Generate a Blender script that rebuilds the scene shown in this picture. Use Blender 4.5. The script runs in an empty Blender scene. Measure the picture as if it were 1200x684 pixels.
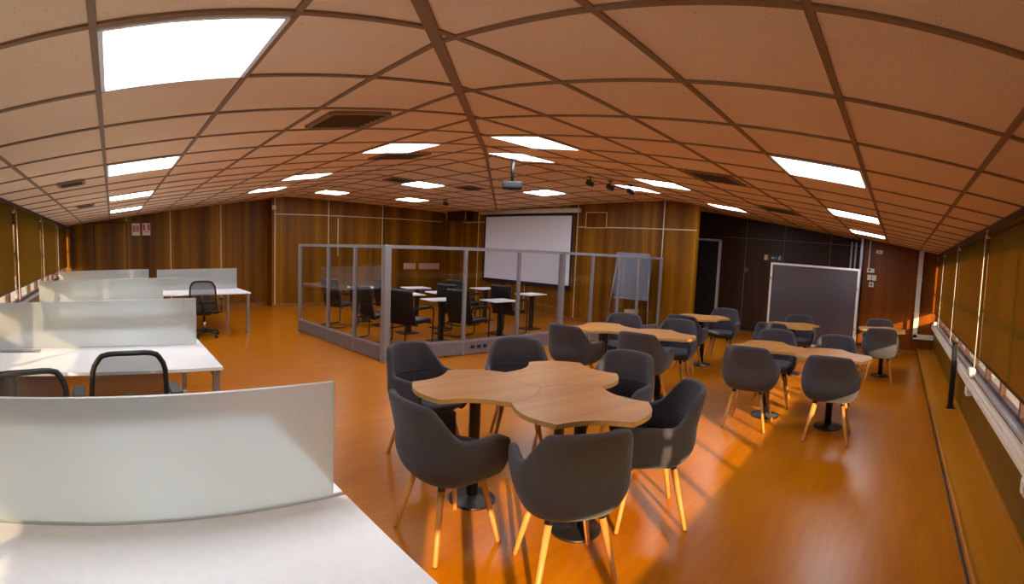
import bpy, bmesh, math, random
from mathutils import Vector, Matrix
random.seed(7)
PI = math.pi
col = bpy.context.scene.collection
scene = bpy.context.scene

# ------------------------------------------------------------------ camera model (stitched phone panorama = cylinder)
PW, PH = 1200, 684
R_, XC, Y0, T1, T2 = 586.572, 591.864, 339.845, -0.079968, 0.041955
K = 1.07
TS = 0.6080361 * K                     # ceiling tile
A_, S_, S2 = 1.0496451 * TS + 1.48 * K, 0.1229578, 0.0327904
XLT, YLT, EE, WW = -0.0643798 * TS, 2.4421195 * TS, -0.6848029 * TS, 6.5994817 * TS
CZ = 1.48 * K
ZR = A_ + S_ * WW
def ceil_z(x, y):
    zl = A_ + S_ * x; zr = A_ + S_ * EE + S_ * y
    zi = ZR - S2 * (x - WW); zj = ZR - S2 * (y - (WW - EE))
    return min(min(zl, zr), max(zi, zj))
def to_world(f, rt, up):
    c, s = math.cos(T2), math.sin(T2); rt, up = c*rt - s*up, s*rt + c*up
    c, s = math.cos(T1), math.sin(T1); f, up = c*f - s*up, s*f + c*up
    q = 2 ** .5
    return Vector(((f + rt)/q, (f - rt)/q, up))
cam_d = bpy.data.cameras.new('camera'); cam = bpy.data.objects.new('camera', cam_d); col.objects.link(cam)
F_, RT_, UP_ = to_world(1, 0, 0), to_world(0, 1, 0), to_world(0, 0, 1)
cam.matrix_world = Matrix(((RT_.x, UP_.x, -F_.x, 0), (RT_.y, UP_.y, -F_.y, 0), (RT_.z, UP_.z, -F_.z, CZ), (0, 0, 0, 1)))
cam_d.type = 'PANO'
cam_d.panorama_type = 'CENTRAL_CYLINDRICAL'
cam_d.central_cylindrical_radius = 1.0
cam_d.central_cylindrical_range_u_min = -XC / R_
cam_d.central_cylindrical_range_u_max = (PW - XC) / R_
cam_d.central_cylindrical_range_v_min = -(PH - Y0) / R_
cam_d.central_cylindrical_range_v_max = Y0 / R_
cam_d.clip_start = 0.02; cam_d.clip_end = 200
scene.camera = cam

# ------------------------------------------------------------------ materials
def srgb(h):
    v = [int(h[i:i+2], 16)/255 for i in (0, 2, 4)]
    return tuple(c/12.92 if c <= .04045 else ((c+.055)/1.055)**2.4 for c in v) + (1,)
class NT:
    def __init__(s, name):
        s.m = bpy.data.materials.new(name); s.m.use_nodes = True
        s.t = s.m.node_tree; s.t.nodes.clear()
        s.out = s.n('ShaderNodeOutputMaterial')
    def n(s, kind, ins=None, **kw):
        nd = s.t.nodes.new(kind)
        for k, v in kw.items(): setattr(nd, k, v)
        for k, v in (ins or {}).items():
            if isinstance(v, bpy.types.NodeSocket): s.t.links.new(v, nd.inputs[k])
            else: nd.inputs[k].default_value = v
        return nd
    def surf(s, sh): s.t.links.new(sh, s.out.inputs['Surface'])
    def coord(s, scale=(1, 1, 1), which='Object', rot=(0, 0, 0)):
        c = s.n('ShaderNodeTexCoord')
        return s.n('ShaderNodeMapping', {'Vector': c.outputs[which], 'Scale': scale, 'Rotation': rot}).outputs[0]
    def ramp(s, fac, stops):
        r = s.n('ShaderNodeValToRGB', {'Fac': fac}); e = r.color_ramp.elements
        while len(e) < len(stops): e.new(.5)
        for i, (p_, c) in enumerate(stops): e[i].position = p_; e[i].color = c
        return r.outputs['Color']
    def mix(s, f, a, b, mode='MIX'):
        m = s.n('ShaderNodeMix', {'Factor': f, 'A': a, 'B': b} if False else None, data_type='RGBA', blend_type=mode)
        for k, v in ((0, f), (6, a), (7, b)):
            if isinstance(v, bpy.types.NodeSocket): s.t.links.new(v, m.inputs[k])
            else: m.inputs[k].default_value = v
        return m.outputs[2]
    def bump(s, h, st=.2, dist=.01):
        return s.n('ShaderNodeBump', {'Height': h, 'Strength': st, 'Distance': dist}).outputs[0]
    def pr(s, **kw):
        names = {'col': 'Base Color', 'rough': 'Roughness', 'metal': 'Metallic', 'normal': 'Normal', 'spec': 'Specular IOR Level',
                 'coat': 'Coat Weight', 'coatr': 'Coat Roughness', 'sheen': 'Sheen Weight', 'trans': 'Transmission Weight', 'alpha': 'Alpha', 'ior': 'IOR'}
        return s.n('ShaderNodeBsdfPrincipled', {names[k]: v for k, v in kw.items()}).outputs[0]
def plain(name, hexc, rough=.5, metal=0., noise=.06, scale=30, bump=0., **kw):
    t = NT(name); c = srgb(hexc)
    nz = t.n('ShaderNodeTexNoise', {'Vector': t.coord(), 'Scale': scale, 'Detail': 3.})
    k1 = tuple(x*(1-noise) for x in c[:3]) + (1,); k2 = tuple(min(1, x*(1+noise)) for x in c[:3]) + (1,)
    cc = t.ramp(nz.outputs[0], [(.3, k1), (.7, k2)])
    a = dict(col=cc, rough=rough, metal=metal, **kw)
    if bump: a['normal'] = t.bump(nz.outputs[0], bump, .002)
    t.surf(t.pr(**a)); return t.m
def veneer(name, dark, mid, light, rough=.35, along='z', panel=0.6):
    t = NT(name)
    sc = {'z': (5, 5, .12), 'x': (.12, 5, 5), 'y': (5, .12, 5)}[along]
    fine = {'z': (60, 60, 1.2), 'x': (1.2, 60, 60), 'y': (60, 1.2, 60)}[along]
    n1 = t.n('ShaderNodeTexNoise', {'Vector': t.coord(sc), 'Scale': 1., 'Detail': 2., 'Roughness': .4, 'Distortion': .1})
    n2 = t.n('ShaderNodeTexNoise', {'Vector': t.coord(fine), 'Scale': 1., 'Detail': 4., 'Roughness': .6})
    f2 = t.mix(.28, n1.outputs[0], n2.outputs[0])
    c = t.ramp(f2, [(.32, srgb(dark)), (.5, srgb(mid)), (.68, srgb(light))])
    t.surf(t.pr(col=c, rough=rough, normal=t.bump(n2.outputs[0], .08, .002), spec=.2)); return t.m

M = {}
M['wall_wood'] = veneer('wall_veneer', '553000', '784a00', '9a6800', .42)
M['dark_wood'] = veneer('dark_veneer', '301c16', '3a231a', '462b20', .4)
M['right_wood'] = veneer('sill_veneer', '5c3c02', '6c4a04', '7a5608', .45, 'x')
M['brown_wood'] = veneer('brown_veneer', '552a00', '6e3600', '844600', .42)
def floor_mat():
    t = NT('floor_laminate'); v = t.coord()
    br = t.n('ShaderNodeTexBrick', {'Vector': v, 'Scale': 1., 'Color1': (.25, .25, .25, 1), 'Color2': (.75, .75, .75, 1), 'Mortar': (.1, .1, .1, 1),
             'Mortar Size': .0012, 'Brick Width': 1.2, 'Row Height': .19, 'Bias': 0.})
    g = t.n('ShaderNodeTexNoise', {'Vector': t.coord((2.5, 26, 1)), 'Scale': 1., 'Detail': 4., 'Roughness': .6, 'Distortion': .3})
    big = t.n('ShaderNodeTexNoise', {'Vector': t.coord((1.2, 3, 1)), 'Scale': 1.5, 'Detail': 3.})
    a = t.mix(.28, g.outputs[0], br.outputs[0]); a = t.mix(.35, a, big.outputs[0])
    c = t.ramp(a, [(.28, srgb('9a5400')), (.5, srgb('a66000')), (.72, srgb('b46e04'))])
    r = t.n('ShaderNodeMapRange', {'Value': big.outputs[0], 'To Min': .27, 'To Max': .32})
    t.surf(t.pr(col=c, rough=r.outputs[0], normal=t.bump(g.outputs[0], .012, .001), spec=.28)); return t.m
M['floor'] = floor_mat()
M['bench_wood'] = veneer('step_laminate', '965600', 'a66400', 'b27206', .35, 'x')
def ceil_mat():
    t = NT('ceiling_tile'); v = t.coord()
    n = t.n('ShaderNodeTexNoise', {'Vector': v, 'Scale': 70., 'Detail': 2., 'Roughness': .7})
    n2 = t.n('ShaderNodeTexNoise', {'Vector': v, 'Scale': 1.3, 'Detail': 3.})
    sp = t.ramp(n.outputs[0], [(.28, (.45, .45, .45, 1)), (.36, (1, 1, 1, 1))])
    base = t.ramp(n2.outputs[0], [(.3, srgb('f0d2ae')), (.7, srgb('f6dcbb'))])
    c = t.mix(.5, base, sp, 'MULTIPLY')
    t.surf(t.pr(col=c, rough=.9, spec=.1, normal=t.bump(n.outputs[0], .15, .003))); return t.m
M['tile'] = ceil_mat()
M['tbar'] = plain('ceiling_runner', '8e7050', .6)
M['trim'] = plain('pale_trim', 'd6c090', .4)
M['alu'] = plain('aluminium', 'a8a4ac', .35, .55, .05)
M['alu_dark'] = plain('grey_metal', '8e8a90', .38, .45)
M['alu_bright'] = plain('pale_aluminium', 'cfcac8', .4, .2)
M['kick'] = plain('kick_panel_grey', '6e6468', .5)
M['white_paint'] = plain('white_paint', 'd8cfc0', .5)
M['white_lam'] = plain('white_laminate', 'eff3fa', .35, noise=.02)
M['silver'] = plain('silver_leg', '9c9aa0', .35, .6)
M['black'] = plain('black_metal', '141416', .4)
M['black_plastic'] = plain('black_plastic', '1a1a1e', .5)
M['leather'] = plain('black_leather', '0c0b0d', .45, bump=.2, scale=120)
M['maroon'] = plain('dark_brown_plastic', '2c1a14', .4)
M['brown_frame'] = plain('window_frame', '3a1f18', .5)
M['dark_gap'] = plain('dark_opening', '18120e', .8)
M['socket_white'] = plain('socket_plastic', 'e0dace', .4)
M['screen_white'] = plain('projection_fabric', 'e2e6f6', .8, noise=.01)
M['screen_black'] = plain('screen_border', '121218', .7)
M['board_grey'] = plain('board_surface', '6e7282', .3, noise=.04, scale=3)
M['chrome'] = plain('chrome', 'd8d8dc', .15, .95)
M['red'] = plain('sign_red', 'c8402c', .5)
M['sign_white'] = plain('sign_white', 'd8d4cc', .5)
M['green_sign'] = plain('exit_sign_green', '0c2a1a', .4)
M['outside'] = plain('outside_paving', 'b0a498', .9, scale=2, noise=.3)
def fabric():
    t = NT('chair_felt'); v = t.coord()
    n = t.n('ShaderNodeTexNoise', {'Vector': v, 'Scale': 220., 'Detail': 2.})
    c = t.ramp(n.outputs[0], [(.3, srgb('35343c')), (.7, srgb('45434c'))])
    t.surf(t.pr(col=c, rough=.9, sheen=.12, spec=.15, normal=t.bump(n.outputs[0], .35, .002))); return t.m
M['felt'] = fabric()
M['beech'] = veneer('beech_leg', '9c6430', 'ae7438', 'bc8446', .4)
M['oak'] = veneer('oak_top', '94622c', 'a87238', 'b98648', .42, 'x')
M['oak_edge'] = plain('oak_edge_band', 'b08a50', .5)
def blind():
    t = NT('blind_fabric'); v = t.coord((140, 140, 140))
    w = t.n('ShaderNodeTexNoise', {'Vector': t.coord((8, 8, 300)), 'Scale': 1., 'Detail': 2.})
    c = t.ramp(w.outputs[0], [(.3, srgb('7a5d1e')), (.7, srgb('8f6f28'))])
    d = t.n('ShaderNodeBsdfDiffuse', {'Color': c}); tr = t.n('ShaderNodeBsdfTranslucent', {'Color': t.mix(1., t.mix(1., c, (1, .86, .45, 1), 'MULTIPLY'), (.95, .95, .9, 1), 'MULTIPLY')})
    t.surf(t.n('ShaderNodeMixShader', {0: .5, 1: d.outputs[0], 2: tr.outputs[0]}).outputs[0]); return t.m
M['blind'] = blind()
def glass(name, tint, gloss=.08):
    t = NT(name)
    tr = t.n('ShaderNodeBsdfTransparent', {'Color': tint}); g = t.n('ShaderNodeBsdfGlossy', {'Roughness': .02})
    fr = t.n('ShaderNodeFresnel', {'IOR': 1.45})
    f = t.n('ShaderNodeMath', {0: fr.outputs[0], 1: gloss * 8}, operation='MULTIPLY')
    t.surf(t.n('ShaderNodeMixShader', {0: f.outputs[0], 1: tr.outputs[0], 2: g.outputs[0]}).outputs[0]); return t.m
M['glass'] = glass('clear_glass', (.90, .90, .92, 1), .02)
M['win_glass'] = glass('window_glass', (.95, .95, .95, 1))
M['smoke_glass'] = glass('smoked_panel', (.10, .09, .09, 1), .12)
def frosted():
    t = NT('frosted_acrylic')
    rf = t.n('ShaderNodeBsdfRefraction', {'Color': (.86, .90, .90, 1), 'Roughness': .34, 'IOR': 1.2})
    d = t.n('ShaderNodeBsdfTranslucent', {'Color': (.82, .86, .86, 1)}); d2 = t.n('ShaderNodeBsdfDiffuse', {'Color': (.76, .80, .80, 1)})
    m1 = t.n('ShaderNodeMixShader', {0: .5, 1: d.outputs[0], 2: d2.outputs[0]})
    m2 = t.n('ShaderNodeMixShader', {0: .42, 1: rf.outputs[0], 2: m1.outputs[0]})
    g = t.n('ShaderNodeBsdfGlossy', {'Roughness': .3})
    t.surf(t.n('ShaderNodeMixShader', {0: .05, 1: m2.outputs[0], 2: g.outputs[0]}).outputs[0]); return t.m
M['frosted'] = frosted()
def mesh_fab():
    t = NT('mesh_back'); v = t.coord((260, 260, 260))
    tr = t.n('ShaderNodeBsdfTransparent'); d = t.n('ShaderNodeBsdfPrincipled', {'Base Color': srgb('26282c'), 'Roughness': .6})
    ch = t.n('ShaderNodeTexChecker', {'Vector': v, 'Scale': 1.})
    f = t.n('ShaderNodeMapRange', {'Value': ch.outputs['Fac'], 'To Min': .5, 'To Max': .8})
    t.surf(t.n('ShaderNodeMixShader', {0: f.outputs[0], 1: tr.outputs[0], 2: d.outputs[0]}).outputs[0]); return t.m
M['mesh'] = mesh_fab()
def emis(name, c, s):
    t = NT(name); t.surf(t.n('ShaderNodeEmission', {'Color': c, 'Strength': s}).outputs[0]); return t.m
M['lamp'] = emis('light_diffuser', (.96, .98, 1.0, 1), 12.0)

# ------------------------------------------------------------------ mesh builder
class MB:
    def __init__(s): s.b = bmesh.new(); s.mi = 0; s.mats = []
    def _f(s, vs, smooth=False):
        try: f = s.b.faces.new(vs)
        except ValueError: return None
        f.material_index = s.mi; f.smooth = smooth; return f
    def box(s, x0, x1, y0, y1, z0, z1, mat=None):
        P = [Vector((x, y, z)) for x in (x0, x1) for y in (y0, y1) for z in (z0, z1)]
        return s.hexa(P, mat)
    def hexa(s, P, mat=None):
        if mat: P = [mat @ q for q in P]
        v = [s.b.verts.new(q) for q in P]
        for q in ((0, 1, 3, 2), (4, 6, 7, 5), (0, 4, 5, 1), (2, 3, 7, 6), (0, 2, 6, 4), (1, 5, 7, 3)): s._f([v[i] for i in q])
        return s
    def bar(s, p0, p1, w, h, up=(0, 0, 1)):
        p0, p1 = Vector(p0), Vector(p1); d = (p1 - p0).normalized(); up = Vector(up)
        sd = d.cross(up)
        if sd.length < 1e-4: sd = d.cross(Vector((0, 1, 0)))
        sd.normalize(); u = sd.cross(d).normalized()
        P = [q + sd*a*w/2 + u*b*h/2 for q in (p0, p1) for a in (-1, 1) for b in (-1, 1)]
        return s.hexa(P)
    def tube(s, pts, r, n=10, cap=True, closed=False):
        pts = [Vector(q) for q in pts]; m = len(pts); rs = r if isinstance(r, (list, tuple)) else [r]*m
        rings = []; prev = None
        for i, q in enumerate(pts):
            if closed: d = pts[(i+1) % m] - pts[i-1]
            else: d = pts[min(i+1, m-1)] - pts[max(i-1, 0)]
            d.normalize()
            if prev is None:
                a = d.cross(Vector((0, 0, 1)))
                if a.length < 1e-3: a = d.cross(Vector((1, 0, 0)))
            else: a = prev - d*prev.dot(d)
            a.normalize(); prev = a; b = d.cross(a)
            rings.append([s.b.verts.new(q + (a*math.cos(t)+b*math.sin(t))*rs[i]) for t in (2*PI*k/n for k in range(n))])
        for i in range(m if closed else m-1):
            r0, r1 = rings[i], rings[(i+1) % m]
            for k in range(n): s._f([r0[k], r0[(k+1) % n], r1[(k+1) % n], r1[k]], True)
        if cap and not closed: s._f(rings[0][::-1]); s._f(rings[-1])
        return s
    def lathe(s, prof, c=(0, 0, 0), n=24, axis='z'):
        rings = []
        for r, z in prof:
            ring = []
            for k in range(n):
                t = 2*PI*k/n; q = (r*math.cos(t), r*math.sin(t), z)
                if axis == 'x': q = (q[2], q[0], q[1])
                if axis == 'y': q = (q[0], q[2], q[1])
                ring.append(s.b.verts.new(Vector(q)+Vector(c)))
            rings.append(ring)
        for a, b in zip(rings, rings[1:]):
            for k in range(n): s._f([a[k], a[(k+1) % n], b[(k+1) % n], b[k]], True)
        s._f(rings[0][::-1]); s._f(rings[-1]); return s
    def prism(s, poly, z0, z1):
        a = [s.b.verts.new((x, y, z0)) for x, y in poly]; b = [s.b.verts.new((x, y, z1)) for x, y in poly]
        s._f(a[::-1]); s._f(b); n = len(poly)
        for k in range(n): s._f([a[k], a[(k+1) % n], b[(k+1) % n], b[k]])
        return s
    def poly3(s, pts, off):
        off = Vector(off); a = [s.b.verts.new(q) for q in pts]; b = [s.b.verts.new(Vector(q)+off) for q in pts]
        s._f(a); s._f(b[::-1]); n = len(pts)
        for k in range(n): s._f([a[k], b[k], b[(k+1) % n], a[(k+1) % n]])
        return s
    def build(s, name, mat, parent=None, bevel=0, subd=0, smooth=False, solid=0, loc=None):
        bmesh.ops.recalc_face_normals(s.b, faces=s.b.faces)
        me = bpy.data.meshes.new(name); s.b.to_mesh(me); s.b.free()
        for mm in (mat if isinstance(mat, (list, tuple)) else [mat]): me.materials.append(mm)
        if smooth:
            for q in me.polygons: q.use_smooth = True
        o = bpy.data.objects.new(name, me); col.objects.link(o)
        if parent: o.parent = parent
        if loc: o.location = loc
        if solid:
            md = o.modifiers.new('s', 'SOLIDIFY'); md.thickness = solid; md.offset = 0
        if bevel:
            md = o.modifiers.new('b', 'BEVEL'); md.width = bevel; md.segments = 2; md.limit_method = 'ANGLE'; md.angle_limit = .6
        if subd:
            md = o.modifiers.new('u', 'SUBSURF'); md.levels = subd; md.render_levels = subd
        return o
def thing(name, label, cat, loc=(0, 0, 0), rz=0, group=None):
    o = bpy.data.objects.new(name, None); col.objects.link(o); o.empty_display_size = .1
    o.location = loc; o.rotation_euler = (0, 0, rz); o['label'] = label; o['category'] = cat
    if group: o['group'] = group
    return o
def tag(o, label, cat, group=None):
    o['label'] = label; o['category'] = cat
    if group: o['group'] = group
    return o
def struct(o): o['kind'] = 'structure'; return o
def dup(root, loc, rz, label, group=None):
    r = root.copy(); col.objects.link(r); r.location = loc; r.rotation_euler = (0, 0, rz); r['label'] = label
    if group: r['group'] = group
    for ch in list(root.children):
        c = ch.copy(); col.objects.link(c); c.parent = r
        for g in list(ch.children):
            d = g.copy(); col.objects.link(d); d.parent = c
    return r
def box_o(name, b, mat, parent=None, bevel=0):
    return MB().box(*b).build(name, mat, parent, bevel)

# ------------------------------------------------------------------ shell
XL, YR = -1.16, -.815
XQ, XD, XB = 9.4, 11.4, 10.43
YP, YF, XP = 12.1, 12.5, 3.98
YQ0, YB = 4.08, .82
WT = .12
struct(MB().box(XL-WT, XD+.2, YR-WT, YF+.2, -.1, 0).build('floor', M['floor']))
def gable_wall(name, axis, pos, a0, a1, thick, mat, zb=0):
    """wall in plane axis=pos from a0 to a1 whose top follows the ceiling"""
    ks = sorted({a0, a1} | {q for q in ((WW, pos + 0, pos - EE, pos + EE) if axis == 1 else (WW-EE, pos-EE, pos+EE)) if a0 < q < a1})
    n = []
    for k0, k1 in zip(ks, ks[1:]):
        m = max(1, int((k1-k0)/.8)); n += [k0 + (k1-k0)*i/m for i in range(m)]
    n.append(ks[-1])
    pts = []
    f = (lambda a, z: (a, pos, z)) if axis == 1 else (lambda a, z: (pos, a, z))
    top = [f(a, (ceil_z(a, pos) if axis == 1 else ceil_z(pos, a)) + .04) for a in n]
    pts = [f(a0, zb)] + top[:] + [f(a1, zb)]
    off = (0, thick, 0) if axis == 1 else (thick, 0, 0)
    return struct(MB().poly3(pts, off).build(name, mat))
gable_wall('wall_screen', 0, XQ, YQ0, YP+.3, .12, M['wall_wood'])
gable_wall('wall_back', 1, YP, XP, XQ, .12, M['wall_wood'])
gable_wall('wall_back_return', 0, XP, YP+.12, YF, .1, M['wall_wood'])
gable_wall('wall_far_left', 1, YF, XL-WT, XP, .12, M['wall_wood'])
gable_wall('wall_dark_recess', 0, XD, YB-.1, 5.32, .12, M['dark_wood'])
gable_wall('wall_recess_return', 1, 5.2, XQ+.12, XD, .12, M['dark_wood'])
gable_wall('wall_right_end', 0, XB, YR-WT, YB, .12, M['brown_wood'])
gable_wall('wall_right_end_return', 1, YB-.05, XB, XD, .05, M['dark_wood'])
# window walls: sill band, head band, corner piers
ZS_R, ZH_R, ZS_L, ZH_L = .68, 1.93, .90, 1.95
zc_r, zc_l = ceil_z(5, YR), ceil_z(XL, 5)
struct(MB().box(XL-WT, XB, YR-WT, YR, 0, ZS_R).build('wall_right', M['right_wood']))
struct(MB().box(XL-WT, XB, YR-WT, YR, ZH_R, zc_r+.06).build('wall_right_head', M['brown_frame']))
struct(MB().box(XL-WT, XL, YR, YF, 0, ZS_L).build('wall_left', M['right_wood']))
struct(MB().box(XL-WT, XL, YR, YF, ZH_L, zc_l+.06).build('wall_left_head', M['brown_frame']))
struct(MB().box(XL-WT, XL, YR-WT, YR+.25, ZS_L, ZH_L).box(XL, XL+.2, YR-WT, YR, ZS_R, ZH_R).build('wall_corner', M['right_wood']))
# windows
def window(idx, side, a0, a1, z0, z1):
    f = MB(); w = .035
    pos = (YR-.07) if side == 'r' else (XL-.07)
    def bx(u0, u1, v0, v1, d0=-.025, d1=.025, mb=f):
        if side == 'r': mb.box(u0, u1, pos+d0, pos+d1, v0, v1)
        else: mb.box(pos+d0, pos+d1, u0, u1, v0, v1)
    bx(a0, a1, z0, z0+.045); bx(a0, a1, z1-.04, z1); bx(a0, a0+w, z0, z1); bx(a1-w, a1, z0, z1)
    n = 3
    for k in range(1, n): c = a0+(a1-a0)*k/n; bx(c-w/2, c+w/2, z0, z1)
    bx(a0, a1, z0+.62, z0+.655)
    fr = struct(f.build('window_%d' % idx, M['brown_frame']))
    g = MB(); bx(a0, a1, z0, z1, -.003, .003, g); g.build('window_glass', M['win_glass'], fr)
    s = MB()
    if side == 'r': s.box(a0, a1, YR-.045, YR+.012, z0-.012, z0+.012)
    else: s.box(XL-.045, XL+.012, a0, a1, z0-.012, z0+.012)
    s.build('window_sill', M['alu'], fr)
RB = [-.9, .9, 2.55, 4.5, 6.65, 8.75, XB]
for i in range(6): window(i+1, 'r', RB[i], RB[i+1], ZS_R, ZH_R)
LB = [-.5, 1.6, 3.6, 5.72, 7.9, 10.1, YF]
for i in range(6): window(i+7, 'l', LB[i], LB[i+1], ZS_L, ZH_L)
# ceiling
X1, Y1 = XD+.25, YF+.2
def cp(x, y, dz=0): return Vector((x, y, ceil_z(x, y)+dz))
yw = WW - EE
xl_, yr_ = XL-.02, YR-.02
cb = MB()
P0 = (xl_, xl_-EE); AP = (WW, yw); VX = (X1, X1-EE)
for poly in ([P0, AP, (WW, Y1), (xl_, Y1)], [(xl_, yr_), (X1, yr_), (X1, yw), AP, P0], [AP, VX, (X1, Y1), (WW, Y1)], [AP, (X1, yw), VX]):
    cb.poly3([cp(*q) for q in poly], (0, 0, .06))
struct(cb.build('ceiling', M['tile']))
# ceiling runners (the T grid) and the seam bars
gb = MB()
def limit(x):                                    # how far back the room reaches at this x
    return YF if x < XP else (YP if x < XQ else 5.2)
def run(a, b, w, h=.014):
    n = [a, b]
    pa, pb = Vector((*a, ceil_z(*a)-.002)), Vector((*b, ceil_z(*b)-.002))
    gb.bar(pa, pb, w, h)
i = -3
while True:
    x = XLT + i*TS; i += 1
    if x < XL+.02: continue
    if x > XD: break
    y0, y1 = (YR if x < XB else YB), limit(x)
    bs = sorted({y0, y1} | {q for q in (x-EE, yw) if y0 < q < y1})
    for a, b in zip(bs, bs[1:]): run((x, a), (x, b), .026)
j = -6
while True:
    y = YLT + j*TS; j += 1
    if y < YR+.02: continue
    if y > YF: break
    x1 = XD if YB < y < 5.2 else (XB if y <= YB else (XQ if y < YP else XP))
    bs = sorted({XL, x1} | {q for q in (y+EE, WW) if XL < q < x1})
    for a, b in zip(bs, bs[1:]): run((a, y), (b, y), .026)
run(P0, AP, .05, .02); run(AP, (XQ, XQ-EE), .04)
struct(gb.build('trim_1', M['tbar']))
# perimeter strip at the head of the right and left walls
struct(MB().box(XL, XB, YR, YR+.05, zc_r-.05, zc_r+.0).build('trim_2', M['maroon']))
struct(MB().box(XL, XL+.05, YR, YF, zc_l-.05, zc_l).build('trim_3', M['maroon']))
# joint strips on the wood walls
def vstrip(mb, axis, pos, a, z0, z1, w=.022, t=.008):
    if z1 is None: z1 = (ceil_z(a, pos) if axis == 1 else ceil_z(pos, a))
    if axis == 0: mb.box(pos-t, pos, a-w/2, a+w/2, z0, z1)
    else: mb.box(a-w/2, a+w/2, pos-t, pos, z0, z1)
def hstrip(mb, axis, pos, a0, a1, z, w=.02, t=.008):
    if axis == 0: mb.box(pos-t, pos, a0, a1, z-w/2, z+w/2)
    else: mb.box(a0, a1, pos-t, pos, z-w/2, z+w/2)
m = MB()
for a in (10.55, 7.1, 4.85): vstrip(m, 0, XQ, a, 0, None)
hstrip(m, 0, XQ, 10.3, 11.2, 2.33); hstrip(m, 0, XQ, YQ0, 6.28, 2.2); hstrip(m, 0, XQ, 6.85, 7.1, 2.2); vstrip(m, 0, XQ, 8.7, 0, .85, .014)
struct(m.build('trim_4', M['trim']))
m = MB()
for a in (4.06, 5.55, 7.2): vstrip(m, 1, YP, a, 0, None)
vstrip(m, 1, YP, 5.83, 1.3, 2.3); hstrip(m, 1, YP, 4.06, 9.3, 2.36)
struct(m.build('trim_5', M['trim']))
m = MB()
for a in (1.46, 2.75): vstrip(m, 1, YF, a, 0, None)
vstrip(m, 1, YF, .37, 2.2, None)
struct(m.build('trim_6', M['trim']))
m = MB()
vstrip(m, 1, YF, .37, 0, 2.15, .03); vstrip(m, 1, YF, -.45, 0, 2.15, .03); vstrip(m, 1, YF, -1.0, 0, 2.15, .06); hstrip(m, 1, YF, XL, .37, 2.18, .04)
struct(m.build('trim_7', M['maroon']))
m = MB()
for a in (3.65, 2.72, 1.63): vstrip(m, 0, XD, a, 0, None, .016)
hstrip(m, 0, XD, YB, 4.25, 2.2, .014)
struct(m.build('trim_8', plain('recess_strip', '6e5a50', .5)))
# baseboards
bm_ = plain('skirting', '8a5420', .4)
for nm, b in {'baseboard_screen': (XQ-.014, XQ, YQ0, YP, 0, .07), 'baseboard_back': (XP, XQ, YP-.014, YP, 0, .07),
              'baseboard_far_left': (XL, XP, YF-.014, YF, 0, .07), 'baseboard_right_end': (XB-.014, XB, -.5, YB, 0, .07)}.items():
    struct(box_o(nm, b, bm_))
struct(box_o('baseboard_recess', (XD-.014, XD, YB, 4.27, 0, .1), M['dark_gap']))
# aluminium edge at the recess corner and dark corner post
struct(box_o('trim_9', (XB-.02, XB+.04, YB-.02, YB+.035, 0, ceil_z(XB, YB)), M['alu']))
# raised step along the right wall
sb = MB().box(-1.1, XB, YR, -.50, 0, .115).build('step', M['bench_wood'], bevel=.006); struct(sb)
struct(MB().box(-1.1, XB, -.508, -.485, .09, .128).build('trim_10', M['bench_wood'], bevel=.004))
struct(MB().box(-1.1, XB, -.497, -.488, .0, .03).build('trim_11', M['maroon']))
struct(MB().box(-1.1, XB, YR, YR+.016, .115, .15).build('trim_12', M['bench_wood']))
# door in the dark recess
dr = struct(MB().box(XD-.05, XD, 4.27, 4.33, 0, 2.14).box(XD-.05, XD, 4.27, 5.18, 2.09, 2.14).box(XD-.05, XD, 5.12, 5.18, 0, 2.14).build('door_1', M['alu_bright']))
MB().box(XD-.03, XD-.005, 4.33, 5.12, 0, 2.09).build('door_leaf', M['dark_gap'], dr)
# tall narrow opening near the right corner of the recess
w2 = struct(MB().box(XD-.04, XD, 1.02, 1.06, 1.5, 2.28).box(XD-.04, XD, 1.12, 1.16, 1.5, 2.28).build('door_2', M['alu']))

# ------------------------------------------------------------------ outside
struct(MB().box(-40, 40, -40, 40, -.6, -.5).build('ground', M['outside']))

# ------------------------------------------------------------------ ceiling lights, vents
def panel_frame(x0, x1, y0, y1, dz, inset, w, h, mb):
    x0 += inset; x1 -= inset; y0 += inset; y1 -= inset
    c = [(x0, y0), (x1, y0), (x1, y1), (x0, y1)]
    for a, b in zip(c, c[1:]+c[:1]): mb.bar(cp(*a, dz), cp(*b, dz), w, h)
def cell(i, j, wi=1., wj=1.):
    return XLT+i*TS, XLT+(i+wi)*TS, YLT+j*TS, YLT+(j+wj)*TS
LIGHTS = [(0, 0, 'large blown-white ceiling light nearest the camera above the desks'), (0, 4, 'second ceiling light along the row above the desks'),
 (0, 8, 'third ceiling light along the row above the desks'), (0, 12, 'farthest ceiling light in the row above the desks, by the notice wall'),
 (4, 4, 'slanted ceiling light beside the large air vent, left of the ceiling seam'), (4, 8, 'narrow ceiling light below the large air vent, beside the ridge'),
 (4, 11, 'small slit-like ceiling light farthest along the left ridge'), (7, 13, 'ceiling light above the left end of the glass partition'),
 (8, 9, 'square ceiling light between the two small dark vents'), (10, 12.5, 'ceiling light with a black spotlight at its right corner'),
 (5, 2, 'long ceiling light just right of the ceiling seam'), (6.6, 3.8, 'thin ceiling light behind the projector pole'),
 (11, 7, 'ceiling light above the right end of the projection screen'), (9, 2, 'ceiling light in the middle of the right slope, above the round-lobed tables'),
 (11, 3.8, 'small ceiling light with black spots beside it'), (13, 2, 'ceiling light above the dark recess doorway'),
 (5, -2, 'largest ceiling light on the right slope'), (9, -2, 'ceiling light in line before the right end wall'), (13, -2, 'farthest right ceiling light close to the alarm box')]
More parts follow.
